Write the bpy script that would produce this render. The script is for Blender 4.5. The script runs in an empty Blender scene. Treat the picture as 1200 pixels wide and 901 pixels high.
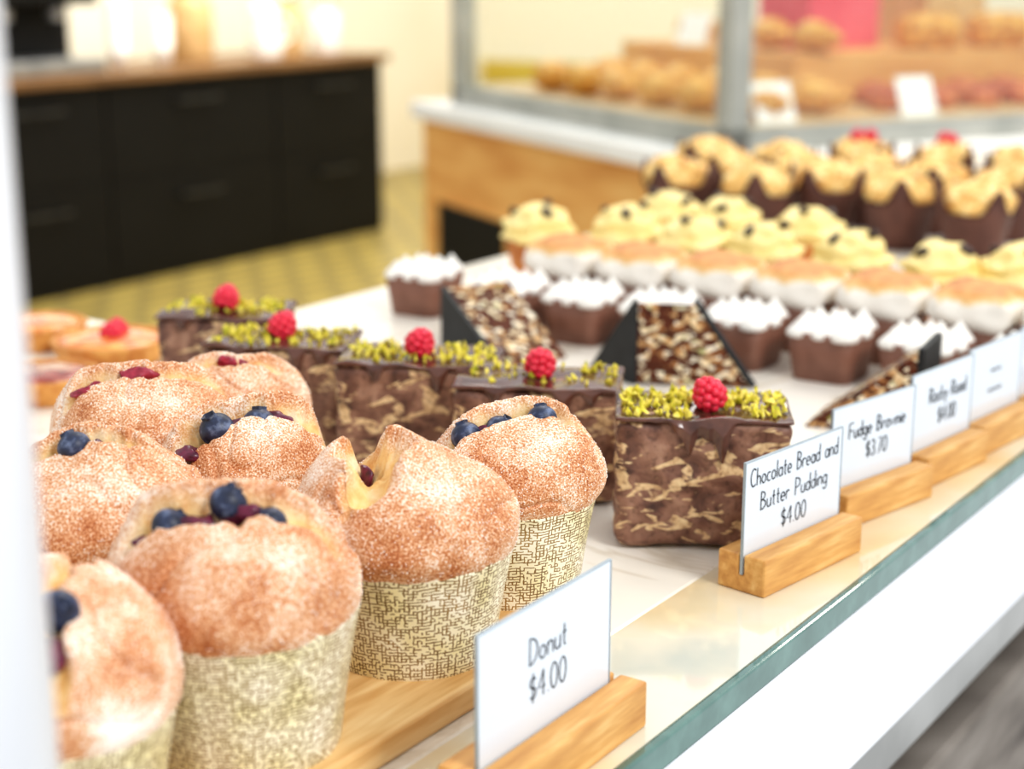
import bpy, bmesh, math, random
from mathutils import Vector, noise, Matrix
random.seed(7)
sc = bpy.context.scene
COL = sc.collection
PI = math.pi
# ------------------------------------------------------------------ camera model
F = 1900.0; H = 0.28; TH = math.atan(500/F); ct = math.cos(TH); st = math.sin(TH)
def ray(px, py):
    v = (450.5-py)/F
    return Vector(((px-600)/F, ct+v*st, v*ct-st))
def P(px, py, z=0.0):
    r = ray(px, py); t = (z-H)/r.z
    return Vector((r.x*t, r.y*t, z))
PHI = math.atan(.682)
U = Vector((math.sin(PHI), math.cos(PHI), 0)); V = Vector((-math.cos(PHI), math.sin(PHI), 0)); W = -V
UA = math.atan2(U.y, U.x)
def UVp(u, v, z=0): return U*u+V*v+Vector((0, 0, z))
# ------------------------------------------------------------------ materials
def C(r, g, b):
    f = lambda c: (c/255/12.92) if c/255 <= .04045 else ((c/255+.055)/1.055)**2.4
    return (f(r), f(g), f(b), 1)
def base_mat(name):
    m = bpy.data.materials.new(name); m.use_nodes = True
    nt = m.node_tree
    return m, nt, nt.nodes['Principled BSDF']
def nd(nt, t, **kw):
    n = nt.nodes.new(t)
    for k, v in kw.items(): setattr(n, k, v)
    return n
def ramp(nt, stops, interp='LINEAR'):
    r = nd(nt, 'ShaderNodeValToRGB'); cr = r.color_ramp; cr.interpolation = interp
    cr.elements[0].position = stops[0][0]; cr.elements[0].color = stops[0][1]
    cr.elements[1].position = stops[-1][0]; cr.elements[1].color = stops[-1][1]
    for p, c in stops[1:-1]:
        e = cr.elements.new(p); e.color = c
    return r
def math_n(nt, op, a, b=None, c=None):
    n = nd(nt, 'ShaderNodeMath', operation=op)
    for i, x in enumerate((a, b, c)):
        if x is None: continue
        if isinstance(x, (int, float)): n.inputs[i].default_value = x
        else: nt.links.new(x, n.inputs[i])
    return n.outputs[0]
def mixc(nt, fac, a, b):
    n = nd(nt, 'ShaderNodeMix', data_type='RGBA')
    for i, x in ((0, fac), (6, a), (7, b)):
        if isinstance(x, (int, float, tuple)): n.inputs[i].default_value = x
        else: nt.links.new(x, n.inputs[i])
    return n.outputs[2]
def nmat(name, stops, scale=20, detail=4, rough=.5, bump=0., bscale=None, metal=0., coat=0., tex='noise', dist=.001, stretch=None, sss=0., spec=.5):
    m, nt, b = base_mat(name)
    tc = nd(nt, 'ShaderNodeTexCoord'); co = tc.outputs['Object']
    if stretch:
        mp = nd(nt, 'ShaderNodeMapping'); mp.inputs['Scale'].default_value = stretch
        nt.links.new(co, mp.inputs['Vector']); co = mp.outputs[0]
    if tex == 'noise':
        t = nd(nt, 'ShaderNodeTexNoise'); t.inputs['Scale'].default_value = scale; t.inputs['Detail'].default_value = detail
        out = t.outputs['Fac']
    else:
        t = nd(nt, 'ShaderNodeTexVoronoi'); t.inputs['Scale'].default_value = scale
        s = nd(nt, 'ShaderNodeSeparateColor'); nt.links.new(t.outputs['Color'], s.inputs[0]); out = s.outputs[0]
    nt.links.new(co, t.inputs['Vector'])
    r = ramp(nt, stops); nt.links.new(out, r.inputs[0]); nt.links.new(r.outputs[0], b.inputs['Base Color'])
    b.inputs['Roughness'].default_value = rough; b.inputs['Metallic'].default_value = metal
    b.inputs['Coat Weight'].default_value = coat; b.inputs['Specular IOR Level'].default_value = spec
    if sss:
        b.inputs['Subsurface Weight'].default_value = sss; b.inputs['Subsurface Scale'].default_value = .004
    if bump:
        t2 = nd(nt, 'ShaderNodeTexNoise'); t2.inputs['Scale'].default_value = bscale or scale; t2.inputs['Detail'].default_value = 3
        nt.links.new(co, t2.inputs['Vector'])
        bp = nd(nt, 'ShaderNodeBump'); bp.inputs['Strength'].default_value = bump; bp.inputs['Distance'].default_value = dist
        nt.links.new(t2.outputs['Fac'], bp.inputs['Height']); nt.links.new(bp.outputs[0], b.inputs['Normal'])
    return m
def two(c1, c2, a=.3, z=.7): return [(a, C(*c1)), (z, C(*c2))]

M = {}
def bun_material():
    m, nt, b = base_mat('sugared_bun')
    tc = nd(nt, 'ShaderNodeTexCoord')
    n1 = nd(nt, 'ShaderNodeTexNoise'); n1.inputs['Scale'].default_value = 1250; n1.inputs['Detail'].default_value = 2
    n2 = nd(nt, 'ShaderNodeTexNoise'); n2.inputs['Scale'].default_value = 44; n2.inputs['Detail'].default_value = 6
    n3 = nd(nt, 'ShaderNodeTexNoise'); n3.inputs['Scale'].default_value = 120; n3.inputs['Detail'].default_value = 5
    for n in (n1, n2, n3): nt.links.new(tc.outputs['Object'], n.inputs['Vector'])
    s = math_n(nt, 'ADD', n1.outputs['Fac'], math_n(nt, 'MULTIPLY', math_n(nt, 'SUBTRACT', n2.outputs['Fac'], .5), .8))
    pw = nd(nt, 'ShaderNodeAttribute', attribute_name='powder')
    s = math_n(nt, 'ADD', s, math_n(nt, 'MULTIPLY', pw.outputs['Fac'], .42))
    r = ramp(nt, [(.22, C(160, 86, 44)), (.40, C(202, 134, 86)), (.53, C(226, 178, 138)), (.65, C(246, 225, 207)), (.82, C(254, 249, 244))])
    nt.links.new(s, r.inputs[0])
    cr = ramp(nt, [(.3, C(222, 164, 92)), (.5, C(244, 210, 148)), (.75, C(253, 240, 208))]); nt.links.new(n3.outputs['Fac'], cr.inputs[0])
    at = nd(nt, 'ShaderNodeAttribute', attribute_name='crumb')
    col = mixc(nt, at.outputs['Fac'], r.outputs[0], cr.outputs[0])
    nt.links.new(col, b.inputs['Base Color']); b.inputs['Roughness'].default_value = .6
    hh = math_n(nt, 'ADD', n1.outputs['Fac'], math_n(nt, 'MULTIPLY', n3.outputs['Fac'], math_n(nt, 'MULTIPLY', at.outputs['Fac'], 3.)))
    bp = nd(nt, 'ShaderNodeBump'); bp.inputs['Strength'].default_value = .5; bp.inputs['Distance'].default_value = .0005
    nt.links.new(hh, bp.inputs['Height']); nt.links.new(bp.outputs[0], b.inputs['Normal'])
    return m
M['bun'] = bun_material()
M['sugar'] = nmat('white_sugar', two((248, 238, 228), (253, 248, 243)), 300, rough=.4)
# paper printed with a fine broken grid
def weave_material():
    m, nt, b = base_mat('printed_gold_paper')
    uv = nd(nt, 'ShaderNodeUVMap', uv_map='UVMap')
    dn = nd(nt, 'ShaderNodeTexNoise'); dn.inputs['Scale'].default_value = 420; nt.links.new(uv.outputs[0], dn.inputs['Vector'])
    sp = nd(nt, 'ShaderNodeSeparateXYZ'); nt.links.new(uv.outputs[0], sp.inputs[0])
    wob = math_n(nt, 'MULTIPLY', math_n(nt, 'SUBTRACT', dn.outputs['Fac'], .5), .8)
    cell = 1/.00130
    vv = math_n(nt, 'ADD', math_n(nt, 'MULTIPLY', sp.outputs['Y'], cell), wob)
    uu = math_n(nt, 'ADD', math_n(nt, 'MULTIPLY', sp.outputs['X'], cell*.8), wob)
    row = math_n(nt, 'FLOOR', vv); colm = math_n(nt, 'FLOOR', uu)
    cb = nd(nt, 'ShaderNodeCombineXYZ'); nt.links.new(colm, cb.inputs[0]); nt.links.new(row, cb.inputs[1])
    w2 = nd(nt, 'ShaderNodeTexWhiteNoise', noise_dimensions='2D'); nt.links.new(cb.outputs[0], w2.inputs['Vector'])
    s2 = nd(nt, 'ShaderNodeSeparateColor'); nt.links.new(w2.outputs['Color'], s2.inputs[0])
    e1 = math_n(nt, 'MULTIPLY', math_n(nt, 'LESS_THAN', math_n(nt, 'FRACT', uu), .33), math_n(nt, 'GREATER_THAN', s2.outputs[0], .44))
    e2 = math_n(nt, 'MULTIPLY', math_n(nt, 'LESS_THAN', math_n(nt, 'FRACT', vv), .36), math_n(nt, 'GREATER_THAN', s2.outputs[1], .34))
    g = math_n(nt, 'MAXIMUM', e1, e2)
    big = nd(nt, 'ShaderNodeTexNoise'); big.inputs['Scale'].default_value = 45; nt.links.new(uv.outputs[0], big.inputs['Vector'])
    gr = ramp(nt, [(.35, C(234, 223, 176)), (.65, C(251, 247, 230))]); nt.links.new(big.outputs['Fac'], gr.inputs[0])
    ln = ramp(nt, [(.35, C(106, 76, 30)), (.7, C(166, 132, 68))]); nt.links.new(big.outputs['Fac'], ln.inputs[0])
    nt.links.new(mixc(nt, g, gr.outputs[0], ln.outputs[0]), b.inputs['Base Color'])
    b.inputs['Roughness'].default_value = .34
    return m
M['weave'] = weave_material()
M['jam'] = nmat('berry_jam', two((54, 10, 34), (120, 30, 66)), 260, rough=.34, coat=.1)
M['redjam'] = nmat('red_jam', two((120, 20, 44), (180, 54, 78)), 260, rough=.36, coat=.1)
M['blueberry'] = nmat('blueberry_skin', [(.3, C(20, 22, 38)), (.55, C(46, 56, 84)), (.75, C(124, 138, 168))], 190, rough=.45)
M['raspberry'] = nmat('raspberry_flesh', two((206, 22, 52), (246, 70, 96)), 220, rough=.3, sss=.15)
M['pistachio'] = nmat('pistachio_crumb', [(.3, C(164, 168, 44)), (.48, C(224, 210, 66)), (.7, C(252, 236, 138))], 190, rough=.7)
def cake_material():
    m, nt, b = base_mat('chocolate_bread_pudding')
    tc = nd(nt, 'ShaderNodeTexCoord')
    nb = nd(nt, 'ShaderNodeTexNoise'); nb.inputs['Scale'].default_value = 75; nb.inputs['Detail'].default_value = 4; nb.inputs['Distortion'].default_value = .8
    nt.links.new(tc.outputs['Object'], nb.inputs['Vector'])
    r = ramp(nt, [(.30, C(80, 52, 43)), (.44, C(120, 83, 68)), (.58, C(146, 108, 89)), (.72, C(168, 131, 110))]); nt.links.new(nb.outputs['Fac'], r.inputs[0])
    def streak(rot, scale, lo, hi, off):
        mp = nd(nt, 'ShaderNodeMapping'); mp.inputs['Scale'].default_value = (.7, .7, 1.7); mp.inputs['Rotation'].default_value = rot; mp.inputs['Location'].default_value = off; nt.links.new(tc.outputs['Object'], mp.inputs['Vector'])
        n2 = nd(nt, 'ShaderNodeTexNoise'); n2.inputs['Scale'].default_value = scale; n2.inputs['Detail'].default_value = 2; n2.inputs['Distortion'].default_value = .8
        nt.links.new(mp.outputs[0], n2.inputs['Vector'])
        k = ramp(nt, [(lo, (0,0,0,1)), (hi, (1,1,1,1))]); nt.links.new(n2.outputs['Fac'], k.inputs[0]); return k.outputs[0]
    ka = streak((.1, .45, .2), 78, .60, .63, (0,0,0)); kb = streak((.1, -.6, .2), 84, .61, .64, (.3,.2,.1))
    k = math_n(nt, 'MAXIMUM', ka, kb)
    n = nd(nt, 'ShaderNodeTexNoise'); n.inputs['Scale'].default_value = 320; n.inputs['Detail'].default_value = 5; nt.links.new(tc.outputs['Object'], n.inputs['Vector'])
    br = ramp(nt, two((200, 160, 116), (240, 214, 168))); nt.links.new(n.outputs['Fac'], br.inputs[0])
    c0 = mixc(nt, math_n(nt, 'MULTIPLY', k, .85), r.outputs[0], br.outputs[0])
    r2 = ramp(nt, [(.36, C(104, 70, 58)), (.46, C(255, 255, 255))]); nt.links.new(n.outputs['Fac'], r2.inputs[0])
    mx = nd(nt, 'ShaderNodeMix', data_type='RGBA', blend_type='MULTIPLY'); mx.inputs[0].default_value = .4
    nt.links.new(c0, mx.inputs[6]); nt.links.new(r2.outputs[0], mx.inputs[7])
    nt.links.new(mx.outputs[2], b.inputs['Base Color']); b.inputs['Roughness'].default_value = .5
    bp = nd(nt, 'ShaderNodeBump'); bp.inputs['Strength'].default_value = .5; bp.inputs['Distance'].default_value = .001
    nt.links.new(n.outputs['Fac'], bp.inputs['Height']); nt.links.new(bp.outputs[0], b.inputs['Normal'])
    return m
M['cake'] = cake_material()
M['ganache'] = nmat('chocolate_ganache', two((72, 43, 35), (112, 73, 60)), 90, rough=.17, coat=.3, bump=.25, bscale=110)
M['nuts'] = nmat('nut_and_chocolate', [(0., C(62, 32, 22)), (.4, C(102, 56, 38)), (.6, C(78, 42, 30)), (.64, C(164, 112, 70)), (.74, C(206, 166, 116)), (.84, C(240, 222, 184)), (.97, C(248, 240, 220)), (1., C(150, 150, 70))], 230, tex='voronoi', rough=.7, bump=.5, bscale=260, stretch=(1, 1, 1.6), spec=.2)
M['slate'] = nmat('black_card', two((24, 26, 28), (40, 42, 44)), 60, rough=.6)
M['potchoc'] = nmat('brown_chocolate_pot', two((118, 79, 64), (144, 102, 85)), 60, rough=.45)
M['cream'] = nmat('white_meringue', two((240, 237, 230), (248, 245, 239)), 60, rough=.5)
def toasted_material():
    m, nt, b = base_mat('toasted_marshmallow')
    tc = nd(nt, 'ShaderNodeTexCoord'); sp = nd(nt, 'ShaderNodeSeparateXYZ'); nt.links.new(tc.outputs['Object'], sp.inputs[0])
    n = nd(nt, 'ShaderNodeTexNoise'); n.inputs['Scale'].default_value = 90; nt.links.new(tc.outputs['Object'], n.inputs['Vector'])
    h = math_n(nt, 'ADD', math_n(nt, 'MULTIPLY', sp.outputs['Z'], 34.), math_n(nt, 'MULTIPLY', n.outputs['Fac'], .36))
    r = ramp(nt, [(.36, C(246, 241, 232)), (.46, C(238, 206, 152)), (.58, C(218, 158, 92)), (.78, C(180, 112, 58))]); nt.links.new(h, r.inputs[0])
    nt.links.new(r.outputs[0], b.inputs['Base Color']); b.inputs['Roughness'].default_value = .55
    return m
M['toast'] = toasted_material()
M['frost'] = nmat('yellow_buttercream', two((240, 214, 132), (250, 232, 168)), 60, rough=.5)
M['spongecase'] = nmat('caramel_cupcake_case', two((180, 104, 50), (216, 146, 80)), 60, rough=.6)
M['chip'] = nmat('dark_chocolate_chip', two((40, 26, 22), (66, 42, 34)), 60, rough=.4)
M['tulip'] = nmat('brown_tulip_paper', two((80, 48, 40), (108, 70, 58)), 40, rough=.6)
M['muffin'] = nmat('golden_muffin', [(.3, C(198, 134, 64)), (.5, C(236, 192, 114)), (.7, C(252, 232, 174))], 100, rough=.6, bump=.6, bscale=160, dist=.002)
M['tart'] = nmat('tart_pastry', two((198, 124, 56), (236, 178, 100)), 90, rough=.55, bump=.3, bscale=160)
M['custard'] = nmat('glazed_fruit_custard', [(.3, C(190, 76, 42)), (.5, C(230, 136, 60)), (.7, C(246, 186, 98))], 70, rough=.2, coat=.3)
M['brulee'] = nmat('dark_red_fruit_glaze', two((116, 28, 22), (184, 76, 42)), 80, rough=.2, coat=.4)
M['card'] = nmat('laminated_white_card', two((218, 226, 235), (226, 233, 241)), 8, rough=.16, coat=.3)
M['cardedge'] = nmat('clear_sleeve_edge', two((150, 162, 170), (180, 190, 196)), 30, rough=.2)
M['casecard'] = nmat('plain_white_card', two((252, 252, 252), (255, 255, 255)), 8, rough=.5)
M['ink'] = nmat('dark_ink', two((16, 14, 18), (26, 24, 28)), 60, rough=.8, spec=.1)
M['holder'] = nmat('light_wood_block', [(.3, C(194, 138, 76)), (.55, C(218, 166, 98)), (.75, C(234, 194, 130))], 26, rough=.5, stretch=(1.2, 9, 9), bump=.1, bscale=60)
M['board'] = nmat('wooden_board', [(.3, C(212, 164, 102)), (.55, C(232, 194, 136)), (.75, C(244, 214, 162))], 18, rough=.45, stretch=(1.2, 10, 10))
def marble_material():
    m, nt, b = base_mat('white_marble')
    tc = nd(nt, 'ShaderNodeTexCoord')
    n = nd(nt, 'ShaderNodeTexNoise'); n.inputs['Scale'].default_value = 7; n.inputs['Detail'].default_value = 7; n.inputs['Distortion'].default_value = 1.6
    nt.links.new(tc.outputs['Object'], n.inputs['Vector'])
    r = ramp(nt, [(.3, C(244, 238, 226)), (.47, C(242, 236, 224)), (.5, C(222, 212, 195)), (.53, C(242, 236, 225)), (.8, C(246, 241, 232))]); nt.links.new(n.outputs['Fac'], r.inputs[0])
    nt.links.new(r.outputs[0], b.inputs['Base Color']); b.inputs['Roughness'].default_value = .22
    return m
M['marble'] = marble_material()
M['glasstop'] = nmat('glossy_grey_tan_glass', [(.3, C(200, 206, 198)), (.46, C(230, 225, 206)), (.6, C(230, 213, 177)), (.75, C(224, 191, 140))], 8, rough=.06, coat=.5)  # opaque glass top, mottled from grey through cream to tan
M['glassedge'] = nmat('grey_green_glass_edge', [(.2, C(76, 108, 101)), (.5, C(88, 122, 115)), (.8, C(106, 142, 134))], 60, detail=3, rough=.08, coat=.5)
M['white'] = nmat('white_painted_panel', two((230, 233, 240), (238, 240, 246)), 4, rough=.35)
M['post'] = nmat('white_powder_coat', two((236, 238, 243), (244, 245, 248)), 3, rough=.4)
M['alu'] = nmat('grey_aluminium', two((150, 150, 148), (184, 184, 182)), 12, rough=.4, metal=.2)
M['dark'] = nmat('dark_gap', two((30, 28, 26), (48, 44, 40)), 20, rough=.8)
M['stone'] = nmat('grey_brown_slats', [(.35, C(86, 78, 72)), (.5, C(120, 112, 104)), (.65, C(146, 138, 130))], 7, detail=3, rough=.7, stretch=(1, 1, 4))
M['black'] = nmat('black_laminate', two((9, 9, 10), (14, 14, 15)), 4, rough=.55, spec=.3)
M['handle'] = nmat('dull_dark_steel', two((54, 54, 54), (78, 78, 76)), 14, rough=.45, metal=.6)
M['steel'] = nmat('brushed_steel', two((150, 152, 154), (190, 190, 190)), 14, rough=.3, metal=.8)
M['counterwood'] = nmat('brown_wood_top', two((104, 74, 46), (142, 106, 68)), 6, rough=.4, stretch=(1, 8, 8))
M['casewood'] = nmat('honey_wood_panel', [(.3, C(220, 156, 84)), (.55, C(236, 180, 106)), (.75, C(244, 196, 124))], 3, rough=.5, stretch=(1.5, 1.5, 7))
M['casemetal'] = nmat('grey_metal_frame', two((152, 154, 148), (190, 190, 182)), 6, rough=.35, metal=.1)
M['ledge'] = nmat('white_stone_ledge', two((244, 244, 243), (252, 252, 251)), 5, rough=.3)
M['wall'] = nmat('cream_wall', two((244, 236, 216), (250, 244, 228)), 1.5, rough=.8)
M['pastry'] = nmat('golden_pastry', [(.3, C(184, 108, 36)), (.5, C(226, 160, 66)), (.7, C(248, 208, 122))], 40, rough=.5)
M['redpastry'] = nmat('red_brown_pastry', [(.3, C(140, 52, 28)), (.5, C(194, 94, 50)), (.7, C(232, 158, 88))], 40, rough=.5)
M['pink'] = nmat('pink_red_card', two((222, 66, 88), (240, 112, 126)), 5, rough=.5)
M['ceramic'] = nmat('white_ceramic', two((244, 242, 236), (252, 250, 246)), 8, rough=.25)
M['tan'] = nmat('tan_card', two((206, 166, 110), (226, 192, 140)), 12, rough=.5)
def floor_material():
    m, nt, b = base_mat('yellow_tile_floor')
    tc = nd(nt, 'ShaderNodeTexCoord')
    br = nd(nt, 'ShaderNodeTexBrick'); br.inputs['Scale'].default_value = 2.2; br.offset = 0.5
    br.inputs['Color1'].default_value = C(190, 168, 92); br.inputs['Color2'].default_value = C(172, 150, 80); br.inputs['Mortar'].default_value = C(132, 118, 76)
    br.inputs['Mortar Size'].default_value = .05
    nt.links.new(tc.outputs['Object'], br.inputs['Vector']); nt.links.new(br.outputs['Color'], b.inputs['Base Color'])
    b.inputs['Roughness'].default_value = .4
    return m
M['floor'] = floor_material()
def wainscot_material():
    m, nt, b = base_mat('cream_wall_with_yellow_dado')
    tc = nd(nt, 'ShaderNodeTexCoord'); sp = nd(nt, 'ShaderNodeSeparateXYZ'); nt.links.new(tc.outputs['Object'], sp.inputs[0])
    n = nd(nt, 'ShaderNodeTexNoise'); n.inputs['Scale'].default_value = 2; nt.links.new(tc.outputs['Object'], n.inputs['Vector'])
    r = ramp(nt, two((206, 178, 62), (226, 202, 92))); nt.links.new(n.outputs['Fac'], r.inputs[0])
    g = math_n(nt, 'GREATER_THAN', sp.outputs['Z'], -.42)
    nt.links.new(mixc(nt, g, r.outputs[0], C(244, 236, 216)), b.inputs['Base Color']); b.inputs['Roughness'].default_value = .7
    return m
M['wains'] = wainscot_material()
def pane_material():
    m, nt, b = base_mat('clear_glass_pane')
    out = [n for n in nt.nodes if n.type == 'OUTPUT_MATERIAL'][0]
    n = nd(nt, 'ShaderNodeTexNoise'); n.inputs['Scale'].default_value = 1.5
    r = ramp(nt, two((248, 251, 250), (252, 254, 253))); nt.links.new(n.outputs['Fac'], r.inputs[0])
    tr = nd(nt, 'ShaderNodeBsdfTransparent'); nt.links.new(r.outputs[0], tr.inputs[0])
    gl = nd(nt, 'ShaderNodeBsdfGlossy'); gl.inputs['Roughness'].default_value = .03
    mx = nd(nt, 'ShaderNodeMixShader'); mx.inputs[0].default_value = .07
    nt.links.new(tr.outputs[0], mx.inputs[1]); nt.links.new(gl.outputs[0], mx.inputs[2]); nt.links.new(mx.outputs[0], out.inputs[0])
    return m
M['pane'] = pane_material()

# ------------------------------------------------------------------ mesh helpers
class MB:
    def __init__(s): s.v = []; s.f = []
    def add(s, vs, fs):
        o = len(s.v); s.v += [Vector(p) for p in vs]; s.f += [tuple(i+o for i in f) for f in fs]; return s
    def merge(s, o, mat=None):
        return s.add([(mat @ p) if mat else p for p in o.v], o.f)
    def box(s, x0, x1, y0, y1, z0, z1):
        return s.add([(x0,y0,z0),(x1,y0,z0),(x1,y1,z0),(x0,y1,z0),(x0,y0,z1),(x1,y0,z1),(x1,y1,z1),(x0,y1,z1)],
                     [(0,3,2,1),(4,5,6,7),(0,1,5,4),(1,2,6,5),(2,3,7,6),(3,0,4,7)])
    def lathe(s, prof, n=32, c=(0,0,0), rf=None, zf=None):
        vs = []; fs = []
        for j, (r, z) in enumerate(prof):
            for i in range(n):
                a = 2*PI*i/n
                rr = r*(rf(a, z) if rf else 1); zz = z+(zf(a, r, z) if zf else 0)
                vs.append((c[0]+rr*math.cos(a), c[1]+rr*math.sin(a), c[2]+zz))
        for j in range(len(prof)-1):
            for i in range(n):
                k = (i+1) % n
                fs.append((j*n+i, j*n+k, (j+1)*n+k, (j+1)*n+i))
        if prof[0][0] > 1e-6: fs.append(tuple(reversed(range(n))))
        if prof[-1][0] > 1e-6: fs.append(tuple((len(prof)-1)*n+i for i in range(n)))
        return s.add(vs, fs)
    def prism(s, poly, z0, z1):
        n = len(poly)
        return s.add([(x,y,z0) for x,y in poly]+[(x,y,z1) for x,y in poly],
                     [tuple(reversed(range(n))), tuple(range(n,2*n))]+[(i,(i+1)%n,n+(i+1)%n,n+i) for i in range(n)])
def weld(me):
    bm = bmesh.new(); bm.from_mesh(me)
    bmesh.ops.remove_doubles(bm, verts=bm.verts, dist=1e-6)
    bmesh.ops.recalc_face_normals(bm, faces=bm.faces)
    bm.to_mesh(me); bm.free()
def obj(name, mb, mat, parent=None, loc=(0,0,0), rz=0, smooth=True, bevel=0., seg=2, label=None, dowel=True):
    me = bpy.data.meshes.new(name); me.from_pydata([tuple(p) for p in mb.v], [], mb.f); me.update()
    if dowel: weld(me)
    if smooth: me.polygons.foreach_set('use_smooth', [True]*len(me.polygons))
    me.materials.append(mat)
    o = bpy.data.objects.new(name, me); COL.objects.link(o); o.location = loc; o.rotation_euler = (0,0,rz)
    if parent: o.parent = parent
    if bevel:
        m = o.modifiers.new('bevel', 'BEVEL'); m.width = bevel; m.segments = seg; m.limit_method = 'ANGLE'
    if label: o['label'] = label
    return o
def tag(o, label, cat, group=None):
    o['label'] = label; o['category'] = cat
    if group: o['group'] = group
    return o
def thing(name, loc, rz, label, cat, group=None):
    o = bpy.data.objects.new(name, None); COL.objects.link(o); o.location = loc; o.rotation_euler = (0,0,rz); o.empty_display_size = .02
    return tag(o, label, cat, group)
def copy_tree(o, parent=None):
    c = o.copy(); COL.objects.link(c)
    if parent: c.parent = parent
    for ch in list(o.children): copy_tree(ch, c)
    return c
def struct(o): o['kind'] = 'structure'; return o
def cat_spline(pts, n):
    out = []
    for i in range(len(pts)-1):
        p0 = pts[max(i-1,0)]; p1 = pts[i]; p2 = pts[i+1]; p3 = pts[min(i+2,len(pts)-1)]
        for k in range(n):
            t = k/n
            out.append(tuple(.5*((2*b)+(-a+c)*t+(2*a-5*b+4*c-d)*t*t+(-a+3*b-3*c+d)*t**3) for a,b,c,d in zip(p0,p1,p2,p3)))
    out.append(tuple(pts[-1])); return out
def rbox(sx, sy, sz, r, seg, amp=0, fr=60, seed=0, fn=None):
    mb = MB(); hx, hy, hz = sx/2, sy/2, sz/2
    for ax in range(3):
        for sg in (-1, 1):
            vs = []; fs = []
            for i in range(seg+1):
                for j in range(seg+1):
                    a = -1+2*i/seg; b = -1+2*j/seg
                    p = [0,0,0]; p[ax] = sg; p[(ax+1)%3] = a; p[(ax+2)%3] = b
                    q = Vector((p[0]*hx, p[1]*hy, p[2]*hz))
                    inn = Vector((max(-hx+r,min(hx-r,q.x)), max(-hy+r,min(hy-r,q.y)), max(-hz+r,min(hz-r,q.z))))
                    d = q-inn
                    if d.length > 1e-9: q = inn+d.normalized()*r
                    if amp: q = q+noise.noise_vector(q*fr+Vector((seed,seed*2,0)))*amp
                    if fn: q = fn(q)
                    vs.append(q)
            for i in range(seg):
                for j in range(seg):
                    k = i*(seg+1)+j; f = (k, k+seg+1, k+seg+2, k+1)
                    fs.append(f if sg > 0 else f[::-1])
            mb.add(vs, fs)
    return mb
def sphere(R, n=12, m=8, c=(0,0,0), sc_=(1,1,1)):
    mb = MB().lathe([(R*math.sin(PI*j/m), -R*math.cos(PI*j/m)) for j in range(m+1)], n)
    mb.v = [Vector((p.x*sc_[0]+c[0], p.y*sc_[1]+c[1], p.z*sc_[2]+c[2])) for p in mb.v]; return mb
def sstep(a, b, x):
    t = max(0, min(1, (x-a)/(b-a))); return t*t*(3-2*t)

# ------------------------------------------------------------------ setting
def ub(x0,x1,y0,y1,z0,z1): return MB().box(x0,x1,y0,y1,z0,z1)
struct(obj('floor', ub(-.5, 9.6, .36, 6.8, -1.14, -1.1), M['floor'], rz=UA, smooth=False))
struct(obj('wall_left', ub(-.5, 9.6, 6.8, 6.9, -1.1, 2.0), M['wall'], rz=UA, smooth=False))
struct(obj('wall_back', ub(9.6, 9.7, -2.5, 6.9, -1.14, 2.0), M['wains'], rz=UA, smooth=False))
struct(obj('wall_front', ub(-.3, 3.0, .262, .36, -1.14, -.146), M['stone'], rz=UA, smooth=False, bevel=.004))
struct(obj('trim_1', ub(-.3, 3.0, .272, .36, -.135, -.102), M['alu'], rz=UA, smooth=False, bevel=.003))
struct(obj('trim_2', ub(-.3, 3.0, .284, .36, -.146, -.135), M['dark'], rz=UA, smooth=False))
pp = MB().lathe([(.0282, -.102), (.0282, .9)], 48)
p0 = UVp(.191, .281)
struct(obj('trim_3', pp, M['post'], loc=(p0.x-.002, p0.y, 0)))

# ------------------------------------------------------------------ display counter, glass strip, slab, board
GT = .0125
dc = thing('display_counter', UVp(0, 0, 0), UA, 'white window display counter with plain white front panel under the glass edge', 'counter')
obj('front_panel', ub(.225, 2.4, .267, .284, -.102, -GT), M['white'], dc, smooth=False, bevel=.001)
obj('carcass', ub(-.1, 2.4, .36, .88, -1.1, -.019), M['white'], dc, smooth=False)
obj('sub_shelf', ub(.225, 2.4, .284, .36, -.102, -.019), M['board'], dc, smooth=False)
gs = thing('glass_ledge', UVp(0, 0, 0), UA, 'glass ledge with grey green polished edge along the window front', 'ledge')
obj('glass_top', ub(.225, 2.4, .266, .327, -GT, 0), M['glasstop'], gs, smooth=False)
obj('polished_edge', ub(.225, 2.4, .2615, .266, -GT, .0002), M['glassedge'], gs, smooth=False, bevel=.0012)
poly = [(-.1,.327),(2.4,.327),(2.4,.885),(.86,.885),(.86,1.03),(-.1,1.03)]
tag(obj('marble_slab', MB().prism(poly, -.019, 0), M['marble'], rz=UA, smooth=False, bevel=.002), 'pale cream marble slab carrying all the cakes in the window', 'slab')
bpoly = [(-.27,-.166)]+[(.275-.07+.07*math.sin(PI/2*k/10), -.166+.07-.07*math.cos(PI/2*k/10)) for k in range(11)]+[(.275,.17),(-.27,.17)]
c = UVp(.30, .5, .006)
tag(obj('wooden_board', MB().prism(bpoly, -.006, .006), M['board'], loc=c, rz=UA, smooth=False, bevel=.002), 'light wooden serving board underneath the sugared donuts', 'board')

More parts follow.
